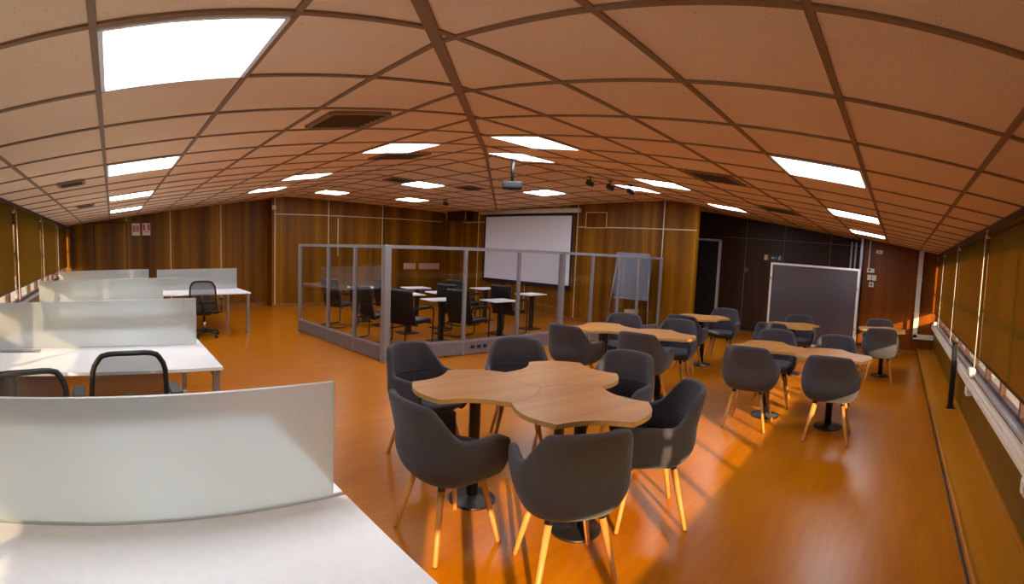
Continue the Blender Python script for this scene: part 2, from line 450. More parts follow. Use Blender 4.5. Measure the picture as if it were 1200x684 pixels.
for i, j, lab in LIGHTS:
    x0, x1, y0, y1 = cell(i, j)
    t = thing('ceiling_light', lab, 'ceiling light', cp((x0+x1)/2, (y0+y1)/2), 0, 'recessed ceiling light panels')
    L = t.location
    f = MB(); panel_frame(x0, x1, y0, y1, -.008, .022, .018, .016, f); o = f.build('light_frame', M['white_lam'], t); o.location = -L
    g = MB(); e = .028
    g.poly3([cp(x0+e, y0+e, -.006), cp(x1-e, y0+e, -.006), cp(x1-e, y1-e, -.006), cp(x0+e, y1-e, -.006)], (0, 0, .004)); o = g.build('diffuser', M['lamp'], t); o.location = -L
VENTS = [(2.15, 2.1, .75, .75, 'large slatted air vent in the ceiling left of the seam'), (4.6, 5.08, 1, .75, 'slatted air vent under the slanted ceiling light'),
 (7.2, 9, .7, .7, 'small dark air vent left of the square ceiling light'), (9.3, 8.4, .7, .7, 'small dark air vent right of the square ceiling light'),
 (7, .1, .9, .8, 'slatted air vent on the right slope, nearer one'), (11, 0, 1, .9, 'slatted air vent on the right slope, farther one'),
 (-.75, 4.9, .45, .5, 'small grille near the left wall, nearer one'), (-.75, 9, .45, .5, 'small grille near the left wall, farther one'),
 (5.6, 5.1, .6, .6, 'small air vent tight beside the ceiling ridge')]
for i, j, wi, wj, lab in VENTS[:8]:
    x0, x1, y0, y1 = cell(i, j, wi, wj)
    t = thing('ceiling_vent', lab, 'air vent', cp((x0+x1)/2, (y0+y1)/2), 0, 'ceiling air vents'); L = t.location
    f = MB(); panel_frame(x0, x1, y0, y1, -.01, .03, .035, .02, f); f.build('vent_frame', M['tbar'], t).location = -L
    g = MB(); e = .04; g.poly3([cp(x0+e, y0+e, -.004), cp(x1-e, y0+e, -.004), cp(x1-e, y1-e, -.004), cp(x0+e, y1-e, -.004)], (0, 0, .003)); g.build('vent_backing', M['dark_gap'], t).location = -L
    s = MB(); n = 7
    for k in range(1, n):
        yy = y0+(y1-y0)*k/n; s.bar(cp(x0+e, yy, -.014), cp(x1-e, yy, -.014), .03, .004, (0, .6, 1))
    s.build('vent_slats', plain('vent_slat', '3a2c22', .5) if 'vs' not in M else M['vs'], t).location = -L
# projector
px, py = 4.75, 4.7
zc = ceil_z(px, py)
t = thing('projector', 'dark ceiling projector hanging from a short pole at the ceiling apex', 'projector', (px, py, zc))
MB().lathe([(.07, -.012), (.07, 0)]).tube([(0, 0, 0), (0, 0, -.30)], .022).build('pole', M['black'], t)
t2_ = MB().box(-.13, .13, -.1, .1, -.40, -.31).build('body', plain('projector_body', '1c1c20', .8), t, .02); t2_.rotation_euler = (0, 0, math.radians(-45))
MB().lathe([(.045, 0), (.045, .03), (.03, .03)], (0, .10, -.355), axis='y').build('lens', M['black'], t2_)
def spot(x, y, lab):
    z = ceil_z(x, y); t = thing('ceiling_spot', lab, 'spotlight', (x, y, z), 0, 'small black ceiling spotlights')
    MB().lathe([(.045, -.015), (.045, 0)]).tube([(0, 0, 0), (0, 0, -.06)], .01).build('mount', M['black'], t)
    MB().tube([(-.05, .02, -.09), (.05, -.02, -.12)], .04, 14).build('spot_head', M['black_plastic'], t)
for x, y, l in ((6.35, 4.6, 'leftmost of three small black spotlights on the ridge'), (6.65, 4.42, 'middle one of three small black spotlights on the ridge'),
                (7.0, 4.25, 'black spotlight in front of the small ridge light'), (7.15, 9.2, 'black spotlight hanging at the corner of a ceiling light before the back wall')): spot(x, y, l)

# ------------------------------------------------------------------ blinds
def roller(side, a0, a1, zb, lab, chain=True):
    L = a1-a0
    if side == 'r': t = thing('roller_blind', lab, 'blind', ((a0+a1)/2, YR+.03, zb), 0, 'roller blinds on the right wall')
    else: t = thing('roller_blind', lab, 'blind', (XL+.03, (a0+a1)/2, zb), PI/2, 'roller blinds on the left wall')
    zt = (zc_r if side == 'r' else zc_l)-.06-zb
    sg = 1 if side == 'r' else -1
    MB().box(-L/2+.03, L/2-.03, -.0015, .0015, 0.01, zt).build('blind_fabric', M['blind'], t)
    MB().tube([(-L/2+.02, sg*.004, zt-.01), (L/2-.02, sg*.004, zt-.01)], .026, 14).build('roller_tube', M['blind'], t)
    MB().box(-L/2+.03, L/2-.03, -.007, .007, 0, .022).build('bottom_bar', M['brown_frame'], t)
    for e0 in (-L/2, L/2-.02): MB().box(e0, e0+.02, -.02, .03, zt-.05, zt+.03).build('bracket', M['white_paint'], t)
    if chain:
        cx = -L/2+.012
        MB().tube([(cx, sg*.035, zt-.02), (cx, sg*.035, -.1), (cx+.01, sg*.035, -.15), (cx+.02, sg*.035, -.1), (cx+.02, sg*.035, zt-.02)], .0022, 6).build('pull_chain', M['white_paint'], t)
rl = ['right wall blind closest to the room corner behind the camera', 'right wall blind cut by the right picture edge', 'broad olive roller blind on the right wall, with the cord beside the black post',
      'olive roller blind between the two bright cord gaps on the right wall', 'narrow-looking blind second from the right end wall', 'farthest blind on the right wall, next to the wide white conduit']
rz_ = [1.15, 1.15, .90, .89, .89, .89]
for i in range(0, 6): roller('r', RB[i], RB[i+1], rz_[i], rl[i])
ll = ['left wall blind nearest the camera', 'left wall blind beside the large desk', 'amber left wall blind at the left picture edge, before the first bright gap',
      'amber left wall blind between the two bright gaps, nearer half', 'amber left wall blind ending at the second bright gap', 'last left wall blind against the far wall']
for i in range(6): roller('l', LB[i]+.02, LB[i+1]-.02, 1.12, ll[i], i > 1)

# ------------------------------------------------------------------ right wall fittings
t = thing('cable_trunking', 'long cream cable trunking running along the right wall under the windows', 'trunking', (0, YR+.002, .55))
MB().box(.6, XB-.0, 0, .055, 0, .10).build('trunking_body', M['white_paint'], t, .006)
MB().box(.6, XB-.0, .055, .060, .035, .065).build('trunking_cover', M['socket_white'], t)
for x, l in ((2.52, 'lower'), (4.62, ''), (6.9, '')):
    pass
for x, z, lab in ((2.62, .66, 'cream socket box above the trunking at the right picture edge'), (2.60, .46, 'cream socket box below the trunking at the right picture edge'),
                  (4.85, .665, 'cream socket box on top of the trunking beyond the black post'), (4.95, .46, 'cream socket box under the trunking by the black post'), (9.9, .665, 'cream socket box on the trunking near the end wall')):
    t = thing('socket_box', lab, 'socket', (x, YR, z), 0, 'socket boxes by the trunking')
    MB().box(-.05, .05, 0, .06, -.0, .085).build('box_body', M['socket_white'], t, .005); MB().box(-.03, .03, .06, .066, .015, .07).build('faceplate', M['white_paint'], t)
t = thing('black_post', 'black metal post standing on the step against the right wall windows', 'post', (5.78, YR+.10, .115))
MB().box(-.045, .045, -.03, .03, 0, .76).build('post_shaft', M['black'], t, .004)
MB().box(-.06, .06, -.045, .045, 0, .012).build('foot_plate', M['black'], t)
t = thing('conduit', 'white pipe-like conduit running down the right end wall then bending to the trunking', 'conduit', (XB-.002, -.42, .34))
MB().box(-.06, 0, -.05, .05, 0, ceil_z(XB, -.42)-.34).box(-.06, 0, -.39, .05, -.02, .08).build('conduit_body', M['white_paint'], t, .008)
for z_ in (.5, 1.2): MB().box(-.066, 0, -.056, .056, z_, z_+.03).build('conduit_clip', M['socket_white'], t)
def wallbox(name, lab, cat, y, z, w, h, mat, det=None, det_mat=None):
    t = thing(name, lab, cat, (XB, y, z))
    MB().box(-.035, 0, -w/2, w/2, -h/2, h/2).build('housing', mat, t, .004)
    if det:
        mb = MB()
        for b in det: mb.box(-.042, -.034, *b)
        mb.build('detail', det_mat, t)
    return t
wallbox('alarm_sounder', 'small white alarm box high on the right end wall under the ceiling', 'alarm', .46, 2.06, .13, .07, M['socket_white'], [(-.015, .03, -.015, .015)], M['red'])
wallbox('thermostat', 'white control box with a dark display at the foot of the thin conduit', 'thermostat', .61, 1.66, .15, .085, M['socket_white'], [(.0, .05, -.01, .025)], M['black'])
wallbox('light_switch', 'left-hand white double light switch under the thermostat', 'switch', .625, 1.515, .085, .11, M['socket_white'], [(-.03, -.003, -.035, .035), (.003, .03, -.035, .035)], M['white_paint'])
wallbox('light_switch', 'right-hand white double light switch under the thermostat', 'switch', .525, 1.515, .085, .11, M['socket_white'], [(-.03, -.003, -.035, .035), (.003, .03, -.035, .035)], M['white_paint'])
wallbox('wall_notice', 'small white notice with a black symbol below the light switches', 'sign', .575, 1.37, .1, .1, M['sign_white'], [(-.02, .0, -.03, .03), (.01, .03, -.02, .02)], M['black'])
t = thing('thin_conduit', 'thin white conduit from the ceiling down to the thermostat', 'conduit', (XB, .66, 1.7))
MB().box(-.02, 0, -.012, .012, 0, ceil_z(XB, .66)-1.7).build('pipe', M['white_paint'], t)
# exit sign on the recess wall
t = thing('exit_sign', 'small dark green emergency exit sign on the dark recess wall', 'sign', (XD, 2.9, 1.78))
MB().box(-.03, 0, -.2, .2, -.07, .07).build('sign_panel', M['green_sign'], t)
g = MB(); g.box(-.034, -.03, -.02, .06, -.006, .006)
g.poly3([(-.034, .1, 0), (-.034, .055, .03), (-.034, .055, -.03)], (.003, 0, 0)); g.build('arrow', M['sign_white'], t)
g = MB(); g.lathe([(.012, 0), (.012, .003)], (-.034, -.1, .045), 12, 'x')
for a, b in (((-.1, .03), (-.09, -.005)), ((-.09, -.005), (-.12, -.045)), ((-.09, -.005), (-.065, -.04)), ((-.1, .025), (-.13, .0)), ((-.1, .025), (-.07, .01))):
    g.bar((-.033, *a), (-.033, *b), .012, .003, (1, 0, 0))
g.build('running_figure', M['sign_white'], t)
t = thing('call_point', 'tiny beige box left of the exit sign on the dark wall', 'box', (XD, 3.13, 1.78)); MB().box(-.03, 0, -.045, .045, -.06, .06).build('housing', M['trim'], t)
t = thing('wall_switch', 'small brown switch plate on the dark wall right of the door', 'switch', (XD, 3.6, 1.45)); MB().box(-.015, 0, -.04, .04, -.05, .05).build('plate', plain('brown_plate', '6b5040', .5), t)

# screen, grille, box on the screen wall
t = thing('projection_screen', 'white pull-down projection screen with black border on the wood wall', 'projection screen', (XQ-.1, 8.7, 2.575))
MB().tube([(0, -1.72, 0), (0, 1.66, .0)], .055, 16).build('screen_housing', M['white_paint'], t)
MB().box(.0, .006, -1.56, 1.50, -1.82, -.04).build('screen_surface', M['screen_white'], t)
m = MB(); m.box(-.006, .0, -1.56, -1.50, -1.82, -.04).box(-.006, .0, 1.44, 1.50, -1.82, -.04).box(-.006, 0, -1.56, 1.5, -.12, -.04).box(-.006, 0, -1.56, 1.5, -1.82, -1.76); m.build('screen_border', M['screen_black'], t)
MB().tube([(0, -1.58, -1.83), (0, 1.52, -1.83)], .014, 10).build('bottom_bar', M['screen_black'], t)
t = thing('wall_hatch', 'square wooden hatch with pale edging above the flip chart', 'hatch', (XQ, 6.57, 2.36))
MB().box(-.012, 0, -.29, .29, -.18, .18).build('hatch_panel', M['brown_wood'], t)
m = MB(); m.box(-.02, 0, -.29, .29, .165, .18).box(-.02, 0, -.29, .29, -.18, -.165).box(-.02, 0, -.29, -.275, -.18, .18).box(-.02, 0, .275, .29, -.18, .18); m.build('hatch_edging', M['trim'], t)
t = thing('boxed_duct', 'dark wooden boxed duct under the ceiling left of the screen', 'duct', (XQ, 11.2, 2.36))
zt = ceil_z(XQ, 11.2)-2.36
MB().box(-.3, 0, -.42, .42, 0, zt).build('duct_casing', M['dark_wood'], t)
for y_ in (-.43, .415): MB().box(-.306, -.298, y_, y_+.015, 0, zt).build('duct_edging', M['trim'], t)
# long pale socket plates seen through the partition on the back wall
for x, w, l in ((8.15, .42, 'short pale strip plate on the back wall, behind the glass partition'), (8.85, .75, 'long pale strip plate on the back wall, behind the glass partition')):
    t = thing('wall_strip_plate', l, 'wall plate', (x, YP, 1.02)); MB().box(-w/2, w/2, -.02, 0, -.09, .09).build('plate', plain('pinkish_plate', 'd8a890', .4), t, .004)
    MB().box(-w/2+.02, w/2-.02, -.024, -.02, -.012, .012).build('plate_slot', M['trim'], t)

# notices on the far left wall
for x, lab, kind in ((.60, 'left-hand red and white fire notice on the far wood wall', 0), (.86, 'right-hand red and white extinguisher notice on the far wood wall', 1)):
    t = thing('fire_notice', lab, 'sign', (x, YF, 2.0))
    MB().box(-.1, .1, -.008, 0, -.15, .15).build('notice_board', M['sign_white'], t)
    m = MB()
    if kind == 0:
        m.box(-.078, .078, -.011, -.008, -.06, .095)
        m.build('red_panel', M['red'], t)
        n = MB()
        for k in range(3): n.box(-.05, .05, -.013, -.011, .06-.045*k, .075-.045*k)
        n.build('white_lines', M['sign_white'], t)
    else:
        m.box(-.085, -.03, -.011, -.008, -.03, .12).box(.03, .085, -.011, -.008, -.03, .12); m.build('red_panel', M['red'], t)
        n = MB(); n.box(-.018, .018, -.012, -.008, -.03, .07).box(-.008, .008, -.012, -.008, .07, .1).box(-.03, .01, -.012, -.008, .095, .105); n.build('extinguisher_symbol', M['sign_white'], t)
        MB().box(-.05, .05, -.010, -.008, -.08, -.06).build('caption_line', M['board_grey'], t)
t = thing('door_sensor', 'tiny white box above the wood panel edge near the far left corner', 'sensor', (-1.0, YF, 2.26)); MB().box(-.04, .04, -.05, 0, -.03, .03).build('housing', M['socket_white'], t)
t = thing('corner_speaker', 'tiny pale box high on the corner of the projecting wood wall', 'speaker', (XP+.04, YP, 2.52)); MB().box(-.05, .05, -.08, 0, -.05, .05).build('housing', M['white_paint'], t, .01)

# ------------------------------------------------------------------ desks
ZD = .74
def desk_bench(x0, x1, yc, d, lab, port=None, panel_x=None, modesty=True, panel_y=None):
    t = thing('desk_bench', lab, 'desk', ((x0+x1)/2, yc, 0), 0, 'white bench desks')
    w = (x1-x0)/2
    for s in (-1, 1):
        y0, y1 = (-d, -.012) if s < 0 else (.012, d)
        o = MB().box(-w, w, y0, y1, ZD-.025, ZD).build('tabletop', M['white_lam'], t, .003)
        if s < 0 and port is not None:
            pt = MB().box(port-.19, port+.17, -.2, -.08, ZD, ZD+.003).build('cable_port', M['alu'], o)
            MB().box(port-.15, port+.13, -.185, -.165, ZD+.003, ZD+.0045).build('port_slot', M['black'], o)
    m = MB()
    for sy in (-1, 1): m.box(-w+.05, w-.05, sy*.12-.02, sy*.12+.02, ZD-.075, ZD-.027)
    m.build('under_frame', M['silver'], t)
    for sx in (-1, 1):
        MB().box(sx*(w-.04)-.025, sx*(w-.04)+.025, -d+.03, d-.03, ZD-.07, ZD-.027).build('end_rail', M['silver'], t)
        for sy in (-1, 1):
            a = (sx*(w-.04), sy*(d-.06))
            l = MB().bar((a[0], a[1], .0), (a[0], a[1], ZD-.05), .045, .045, (0, 1, 0)).build('leg', M['silver'], t)
            MB().lathe([(.022, 0), (.022, .012)], (a[0], a[1], 0), 12).build('leveller', M['black'], l)
    pw = panel_x or (-w+.03, w-.045)
    pz = MB().box(pw[0], pw[1], -.009, .009, ZD-.05, 1.135).build('privacy_panel', M['frosted'], t, .002)
    for k in (.2, .8): xx = pw[0]+(pw[1]-pw[0])*k; MB().box(xx-.03, xx+.03, -.012, .012, ZD-.08, ZD-.052).build('panel_bracket', M['alu_dark'], t)
    return t
XE = .745
desk_bench(-1.08, XE, 1.47, .86, 'nearest white bench desk with a long frosted panel, filling the lower left corner')
desk_bench(-1.08, XE, 4.2, .86, 'second white bench desk with frosted panel and a cable port, two black chairs before it', port=-.62)
desk_bench(-1.08, XE, 7.0, .86, 'third white bench desk, mostly hidden behind the second frosted panel')
desk_bench(-1.08, XE, 9.75, .86, 'fourth white bench desk, its frosted panel lit amber by the left windows')
desk_bench(.80, 2.42, 9.4, .86, 'far white bench desk standing clear to the right, one task chair before it')

# ------------------------------------------------------------------ mesh back task chair
def task_chair(lab, loc, rz):
    t = thing('task_chair', lab, 'office chair', loc, rz, 'black mesh task chairs')          # faces +x
    b = MB()
    for k in range(5):
        a = 2*PI*k/5+.3; b.tube([(0, 0, .11), (.28*math.cos(a), .28*math.sin(a), .075)], [.03, .016], 8)
    b.lathe([(.045, .07), (.045, .13), (.03, .15)]); b.build('star_base', M['black_plastic'], t)
    for k in range(5):
        a = 2*PI*k/5+.3; MB().lathe([(.012, -.028), (.028, -.024), (.03, 0), (.028, .024), (.012, .028)], (.28*math.cos(a), .28*math.sin(a), .031), 14, 'y').build('castor', M['black_plastic'], t)
    MB().lathe([(.026, .13), (.026, .28), (.02, .28), (.02, .42)]).build('gas_column', M['chrome'], t)
    s = MB().box(-.22, .25, -.24, .24, .42, .49).build('seat', M['black_plastic'], t, .03)
    MB().box(-.12, .12, -.12, .12, .38, .42).build('mechanism', M['black'], s)
    def bp(u, v):  # u across -1..1, v up 0..1
        return Vector((-.25-.07*v+.05*u*u*.8, .225*u*(1-.10*v*v)*(1-.10*max(0, v-.8)/.2*abs(u)), .52+.46*v-.035*max(0, (v-.7)/.3)*u**4))
    m = MB(); n, h = 12, 10; g = [[m.b.verts.new(bp(-1+2*i/n, j/h)) for i in range(n+1)] for j in range(h+1)]
    for j in range(h):
        for i in range(n): m._f([g[j][i], g[j][i+1], g[j+1][i+1], g[j+1][i]], True)
    m.build('backrest_mesh', M['mesh'], t)
    pts = [bp(-1, j/8) for j in range(8)] + [bp(-.93, .97)] + [bp(-.85+1.7*i/8, 1.0) for i in range(9)] + [bp(.93, .97)] + [bp(1, 1-j/8) for j in range(1, 9)] + [bp(1-2*i/6, 0) for i in range(1, 6)]
    MB().tube(pts, .016, 8, closed=True).build('backrest_frame', M['black_plastic'], t)
    MB().tube([(-.05, 0, .41), (-.3, 0, .42), (-.33, 0, .56), (-.345, 0, .75)], .022, 8).build('back_support', M['black_plastic'], t)
    MB().tube([bp(-.98, .22), bp(-.5, .24)-Vector((.03, 0, 0)), bp(0, .24)-Vector((.045, 0, 0)), bp(.5, .24)-Vector((.03, 0, 0)), bp(.98, .22)], .02, 8).build('lumbar_bar', M['black_plastic'], t)
    for sy in (-1, 1):
        a = MB().tube([(.02, sy*.2, .41), (.0, sy*.3, .43), (0, sy*.305, .66)], .018, 8).build('armrest', M['black_plastic'], t)
        MB().box(-.14, .12, sy*.305-.04, sy*.305+.04, .655, .685).build('arm_pad', M['black_plastic'], a, .012)
    return t
tc = task_chair('black mesh task chair seen from behind, facing the second frosted panel', (.07, 3.12, 0), math.radians(92))
dup(tc, (-.54, 2.70, 0), math.radians(108), 'black mesh task chair cut by the left picture edge above the nearest panel')
dup(tc, (1.56, 8.5, 0), math.radians(75), 'black mesh task chair at the far right bench desk')

# ------------------------------------------------------------------ trefoil tables
RT = .399
def table_top(parent, thick=.026):
    pts = []
    V = [Vector((RT*math.cos(PI/3*k+PI/6), RT*math.sin(PI/3*k+PI/6))) for k in range(6)]
    for k in range(6):
        a, b = V[k], V[(k+1) % 6]; sgn = 1 if k % 2 == 0 else -1
        mid = (a+b)/2; nrm = mid.normalized()
        for i in range(10):
            u = i/10; pts.append(a.lerp(b, u) + nrm*sgn*.055*math.sin(PI*u)*1.0)
    z1 = .738; m = MB(); m.prism([(q.x, q.y) for q in pts], z1-thick, z1)
    o = m.build('tabletop', M['oak'], parent)
    m = MB(); n = len(pts); P = [(q.x*1.002, q.y*1.002) for q in pts]
    a = [m.b.verts.new((*q, z1-thick+.0005)) for q in P]; b = [m.b.verts.new((*q, z1-.001)) for q in P]
    for k in range(n): m._f([a[k], a[(k+1) % n], b[(k+1) % n], b[k]])
    m.build('edge_band', M['oak_edge'], o)
def trefoil(lab, x, y, rot):
    t = thing('cafe_table', lab, 'table', (x, y, 0), rot, 'three-lobed wooden tables')
    table_top(t)
    MB().lathe([(.036, .02), (.036, .70), (.036, .705)], n=20).build('column', M['black'], t)
    MB().lathe([(.15, 0), (.15, .008), (.14, .014), (.05, .022), (.038, .035)], n=36).build('round_base', M['black'], t)
    MB().box(-.16, .16, -.03, .03, .695, .711).box(-.03, .03, -.16, .16, .695, .711).build('top_bracket', M['black'], t)
    return t
# hexagon edge directions: convex edges are centred on 60,180,300 (+rot); concave on 0,120,240 (+rot)
rad = math.radians
Mx, My = 2.353, 2.01
def around(deg, d=.40): return Mx+d*math.cos(rad(deg)), My+d*math.sin(rad(deg))
# L: centre at 138; convex edges face world 197, 77, 317  -> rot: 60+rot=77
tt = trefoil('left table of the near trio, three-lobed wooden top beside the lower-left chairs', *around(138), rad(-12))
def tdup(x, y, rot, lab): return dup(tt, (x, y, 0), rot, lab)
tdup(*around(18), rad(-12), 'back table of the near trio, touching the left and right lobed tops')
tdup(*around(258), rad(-12), 'front right table of the near trio, just behind the frontmost chair')
tdup(4.88, 3.2, rad(-22.5), 'left one of the two joined tables in front of the flip chart')
tdup(4.97, 2.513, rad(-22.5), 'right one of the two joined tables in front of the flip chart')
tdup(7.05, 2.85, rad(20), 'single lobed table by the door of the dark recess')
tdup(5.10, 1.29, rad(-37), 'left one of the two joined tables before the smoked glass board')
tdup(5.018, .60, rad(-37), 'right one of the two joined tables before the smoked glass board')
tdup(7.3, 1.5, rad(25), 'small-looking lobed table directly in front of the smoked glass board')
tdup(7.87, .18, rad(30), 'sunlit lobed table nearest the right end wall')

# ------------------------------------------------------------------ bucket chairs
def sm(a, b, x): u = max(0, min(1, (x-a)/(b-a))); return u*u*(3-2*u)
def bucket_chair(lab, loc, rz):
    t = thing('bucket_chair', lab, 'chair', loc, rz, 'grey felt bucket chairs')                # faces +x
    NTH, NV = 40, 12
    def plan(u):           # u -1..1, back centre at 0, arms run straight forward
        a = abs(u); sg = math.copysign(1, u)
        if a < .55:
            al = a/.55*PI/2; e = 2/2.5
            return -.04-.235*math.cos(al)**e, sg*.282*math.sin(al)**e
        k = (a-.55)/.45
        return -.04+.27*k, sg*(.282-.025*k*k)
    def rim(u):
        a = abs(u); z = .82-.012*(a/.25)**2 if a < .25 else .808
        z = .808+.012*(1-min(1, a/.25)**2)
        z += (.625-z)*sm(.28, .50, a)
        return z - .035*sm(.86, 1, a)
    def P(u, v, thick=0):
        x, y = plan(u); zb = .37; zr = rim(u); z = zb+(zr-zb)*v
        # bottom tucks in like a bowl
        q = min(1, (z-zb)/.17); sc = .70+.30*math.sin(q*PI/2)**.65
        if z > .60: k = (z-.60)/.22; back = -.06*k; yk = 1-.10*k
        else: back = 0; yk = 1
        d = 1-thick/.28
        sx_ = sc if x < 0 else .88+.12*(sc-.7)/.3
        sx_ = sc+(sx_-sc)*max(0, min(1, (x+.04)/.2))
        return Vector((x*sx_*d+back, y*sc*yk*d, z))
    m = MB()
    th = .042
    go = [[m.b.verts.new(P(-1+2*i/NTH, j/NV)) for i in range(NTH+1)] for j in range(NV+1)]
    gi = [[m.b.verts.new(P(-1+2*i/NTH, j/NV, th)+Vector((0, 0, -.0 if j else .02))) for i in range(NTH+1)] for j in range(NV+1)]
    for j in range(NV):
        for i in range(NTH):
            m._f([go[j][i], go[j][i+1], go[j+1][i+1], go[j+1][i]], True); m._f([gi[j][i], gi[j+1][i], gi[j+1][i+1], gi[j][i+1]], True)
    # rounded rim
    rm = [m.b.verts.new((go[NV][i].co+gi[NV][i].co)/2+Vector((0, 0, .014))) for i in range(NTH+1)]
    for i in range(NTH):
        m._f([go[NV][i], go[NV][i+1], rm[i+1], rm[i]], True); m._f([rm[i], rm[i+1], gi[NV][i+1], gi[NV][i]], True)
        m._f([go[0][i], gi[0][i], gi[0][i+1], go[0][i+1]], True)
    for i in (0, NTH):
        for j in range(NV): m._f([go[j][i], go[j+1][i], gi[j+1][i], gi[j][i]], True)
        m._f([go[NV][i], rm[i], gi[NV][i]], True)
    sh = m.build('seat_shell', M['felt'], t, smooth=True, subd=1)
    # seat pan: bowl bottom plus cushion, nose runs forward between the arms
    def ring(r, z, ex=2.6, fx=0.0, nn=36):
        out = []
        for k in range(nn):
            a = 2*PI*k/nn; c, s_ = math.cos(a), math.sin(a); e = 2/ex
            x = math.copysign(abs(c)**e, c)*r; y = math.copysign(abs(s_)**e, s_)*r
            out.append(Vector((x*(1.08 if x > 0 else .95)+fx, y*1.0, z)))
        return out
    m = MB(); R = [ring(.10, .375), ring(.165, .378), ring(.215, .405, fx=.005), ring(.243, .44, fx=.01), ring(.246, .462, fx=.012), ring(.225, .478, fx=.012), ring(.12, .47, fx=.012)]
    vv = [[m.b.verts.new(q) for q in r] for r in R]
    for a, b in zip(vv, vv[1:]):
        for k in range(36): m._f([a[k], a[(k+1) % 36], b[(k+1) % 36], b[k]], True)
    m._f(vv[0][::-1]); m._f(vv[-1]); m.build('seat_cushion', M['felt'], t, smooth=True, subd=1)
    # horizontal seam across the inside of the back
    pts = [P(u/10*.9, (.605-.37)/(rim(u/10*.9)-.37), .044) for u in range(-3, 4)]
    MB().tube(pts, .0035, 6).build('back_seam', M['black_plastic'], sh)
    for sx in (-1, 1):
        for sy in (-1, 1):
            a = Vector((sx*.125, sy*.125, .385)); b = Vector((sx*.205, sy*.205, .0)); k = a.lerp(b, .10)
            l = MB().tube([k, b.lerp(a, .02), b], [.019, .0125, .011], 12).build('leg', M['beech'], t)
            MB().tube([a, k], [.018, .02], 12).build('leg_collar', M['black'], l)
            MB().lathe([(.012, 0), (.012, .006)], b, 10).build('foot_pad', M['black'], l)
    return t
CH = [
 (1.67, 2.05, -4, 'grey bucket chair low left of the near trio, its back towards the nearest desk'),
 (1.90, 1.41, 56, 'frontmost grey bucket chair, seen from behind at the bottom of the picture'),
 (2.66, 1.38, 130, 'grey bucket chair right of the front right table, its leg shadows on the sunlit floor'),
 (3.17, 1.97, 186, 'grey bucket chair facing the camera behind the right side of the near trio'),
 (2.2, 2.98, 275, 'grey bucket chair at the back left of the near trio, beside the partition corner'),
 (2.96, 2.76, 228, 'grey bucket chair behind the near trio, in front of the partition sockets'),
 (4.45, 3.3, 5, 'grey bucket chair at the left end of the two tables before the flip chart'),
 (4.64, 2.52, 8, 'grey bucket chair on the near side of the two flip chart tables, right arm showing'),
 (5.42, 3.3, 205, 'grey bucket chair under the flip chart, facing the camera'),
 (5.5, 2.6, 192, 'grey bucket chair facing the camera at the right end of the flip chart tables'),
 (6.55, 2.9, 5, 'grey bucket chair with its back to us at the single table by the dark doorway'),
 (7.6, 2.75, 188, 'grey bucket chair facing us beyond the single table by the dark doorway'),
 (4.72, 1.36, 4, 'grey bucket chair from behind with sunlit legs, left of the one with dappled back'),
 (4.70, .56, 2, 'grey bucket chair from behind with dappled sunlight on its lower back'),
 (5.62, 1.36, 190, 'grey bucket chair facing us across the left of the two joined tables'),
 (5.66, .66, 184, 'grey bucket chair facing us across the right of the two joined tables'),
 (6.82, 1.68, 5, 'grey bucket chair from behind, left of the small table before the smoked board'),
 (7.75, 1.52, 188, 'grey bucket chair against the smoked board, facing us'),
 (7.42, .2, 4, 'sunlit grey bucket chair from behind at the table by the right end wall'),
 (8.35, .26, 182, 'grey bucket chair facing us at the table by the right end wall')]
bc = bucket_chair(CH[0][3], (CH[0][0], CH[0][1], 0), rad(CH[0][2]))
for x, y, a, l in CH[1:]: dup(bc, (x, y, 0), rad(a), l)

# ------------------------------------------------------------------ glass partition
t = thing('glass_partition', 'grey metal framed glass partition enclosing the training corner', 'partition', (0, 0, 0))
HP = 1.60
def seg_run(pts, splits, zk=.20):
    pass
C0, C1, C2, C3 = Vector((3.34, 8.5)), Vector((3.50, 5.75)), Vector((6.72, 5.36)), Vector((9.15, 4.72))
def at_t(a, b, u): return a.lerp(b, u)
def post(p, w, nm='post'): MB().box(p.x-w/2, p.x+w/2, p.y-w/2, p.y+w/2, 0.0, HP).build(nm, M['alu_dark'], t, .006)
def section(a, b, lo=.20):
    d = (b-a); L = d.length; n = Vector((-d.y, d.x))/L*.02
    def q(u, z): w = a.lerp(b, u); return (w.x, w.y, z)
    MB().bar(q(0, lo/2+.01), q(1, lo/2+.01), .05, lo-.02).build('kick_panel', M['kick'], t)
    MB().bar(q(0, lo+.015), q(1, lo+.015), .06, .03).build('bottom_rail', M['alu_dark'], t)
    MB().bar(q(0, HP-.022), q(1, HP-.022), .055, .045).build('top_rail', M['alu_dark'], t)
    MB().bar(q(0, (lo+.03+HP-.045)/2), q(1, (lo+.03+HP-.045)/2), .008, HP-.075-lo).build('glass_pane', M['glass'], t)
S1 = [0, .40, .705, 1]; S2_ = [0, .39, .705, 1]; S3 = [0, .27, .53, .74, 1]
for A0, B0, SS in ((C0, C1, S1), (C1, C2, S2_), (C2, C3, S3)):
    for u0, u1 in zip(SS, SS[1:]): section(at_t(A0, B0, u0), at_t(A0, B0, u1))
    for u in SS[1:-1]: post(at_t(A0, B0, u), .05)
post(C0, .055); post(C1, .10); post(C2, .085); post(C3, .055)
d = (C2-C1).normalized(); nn = Vector((d.y, -d.x))
for k in range(3):
    c = C1.lerp(C2, .44+.035*k)+nn*.03
    MB().bar((c.x-d.x*.03, c.y-d.y*.03, .12), (c.x+d.x*.03, c.y+d.y*.03, .12), .012, .05).build('power_outlet', M['black'], t)
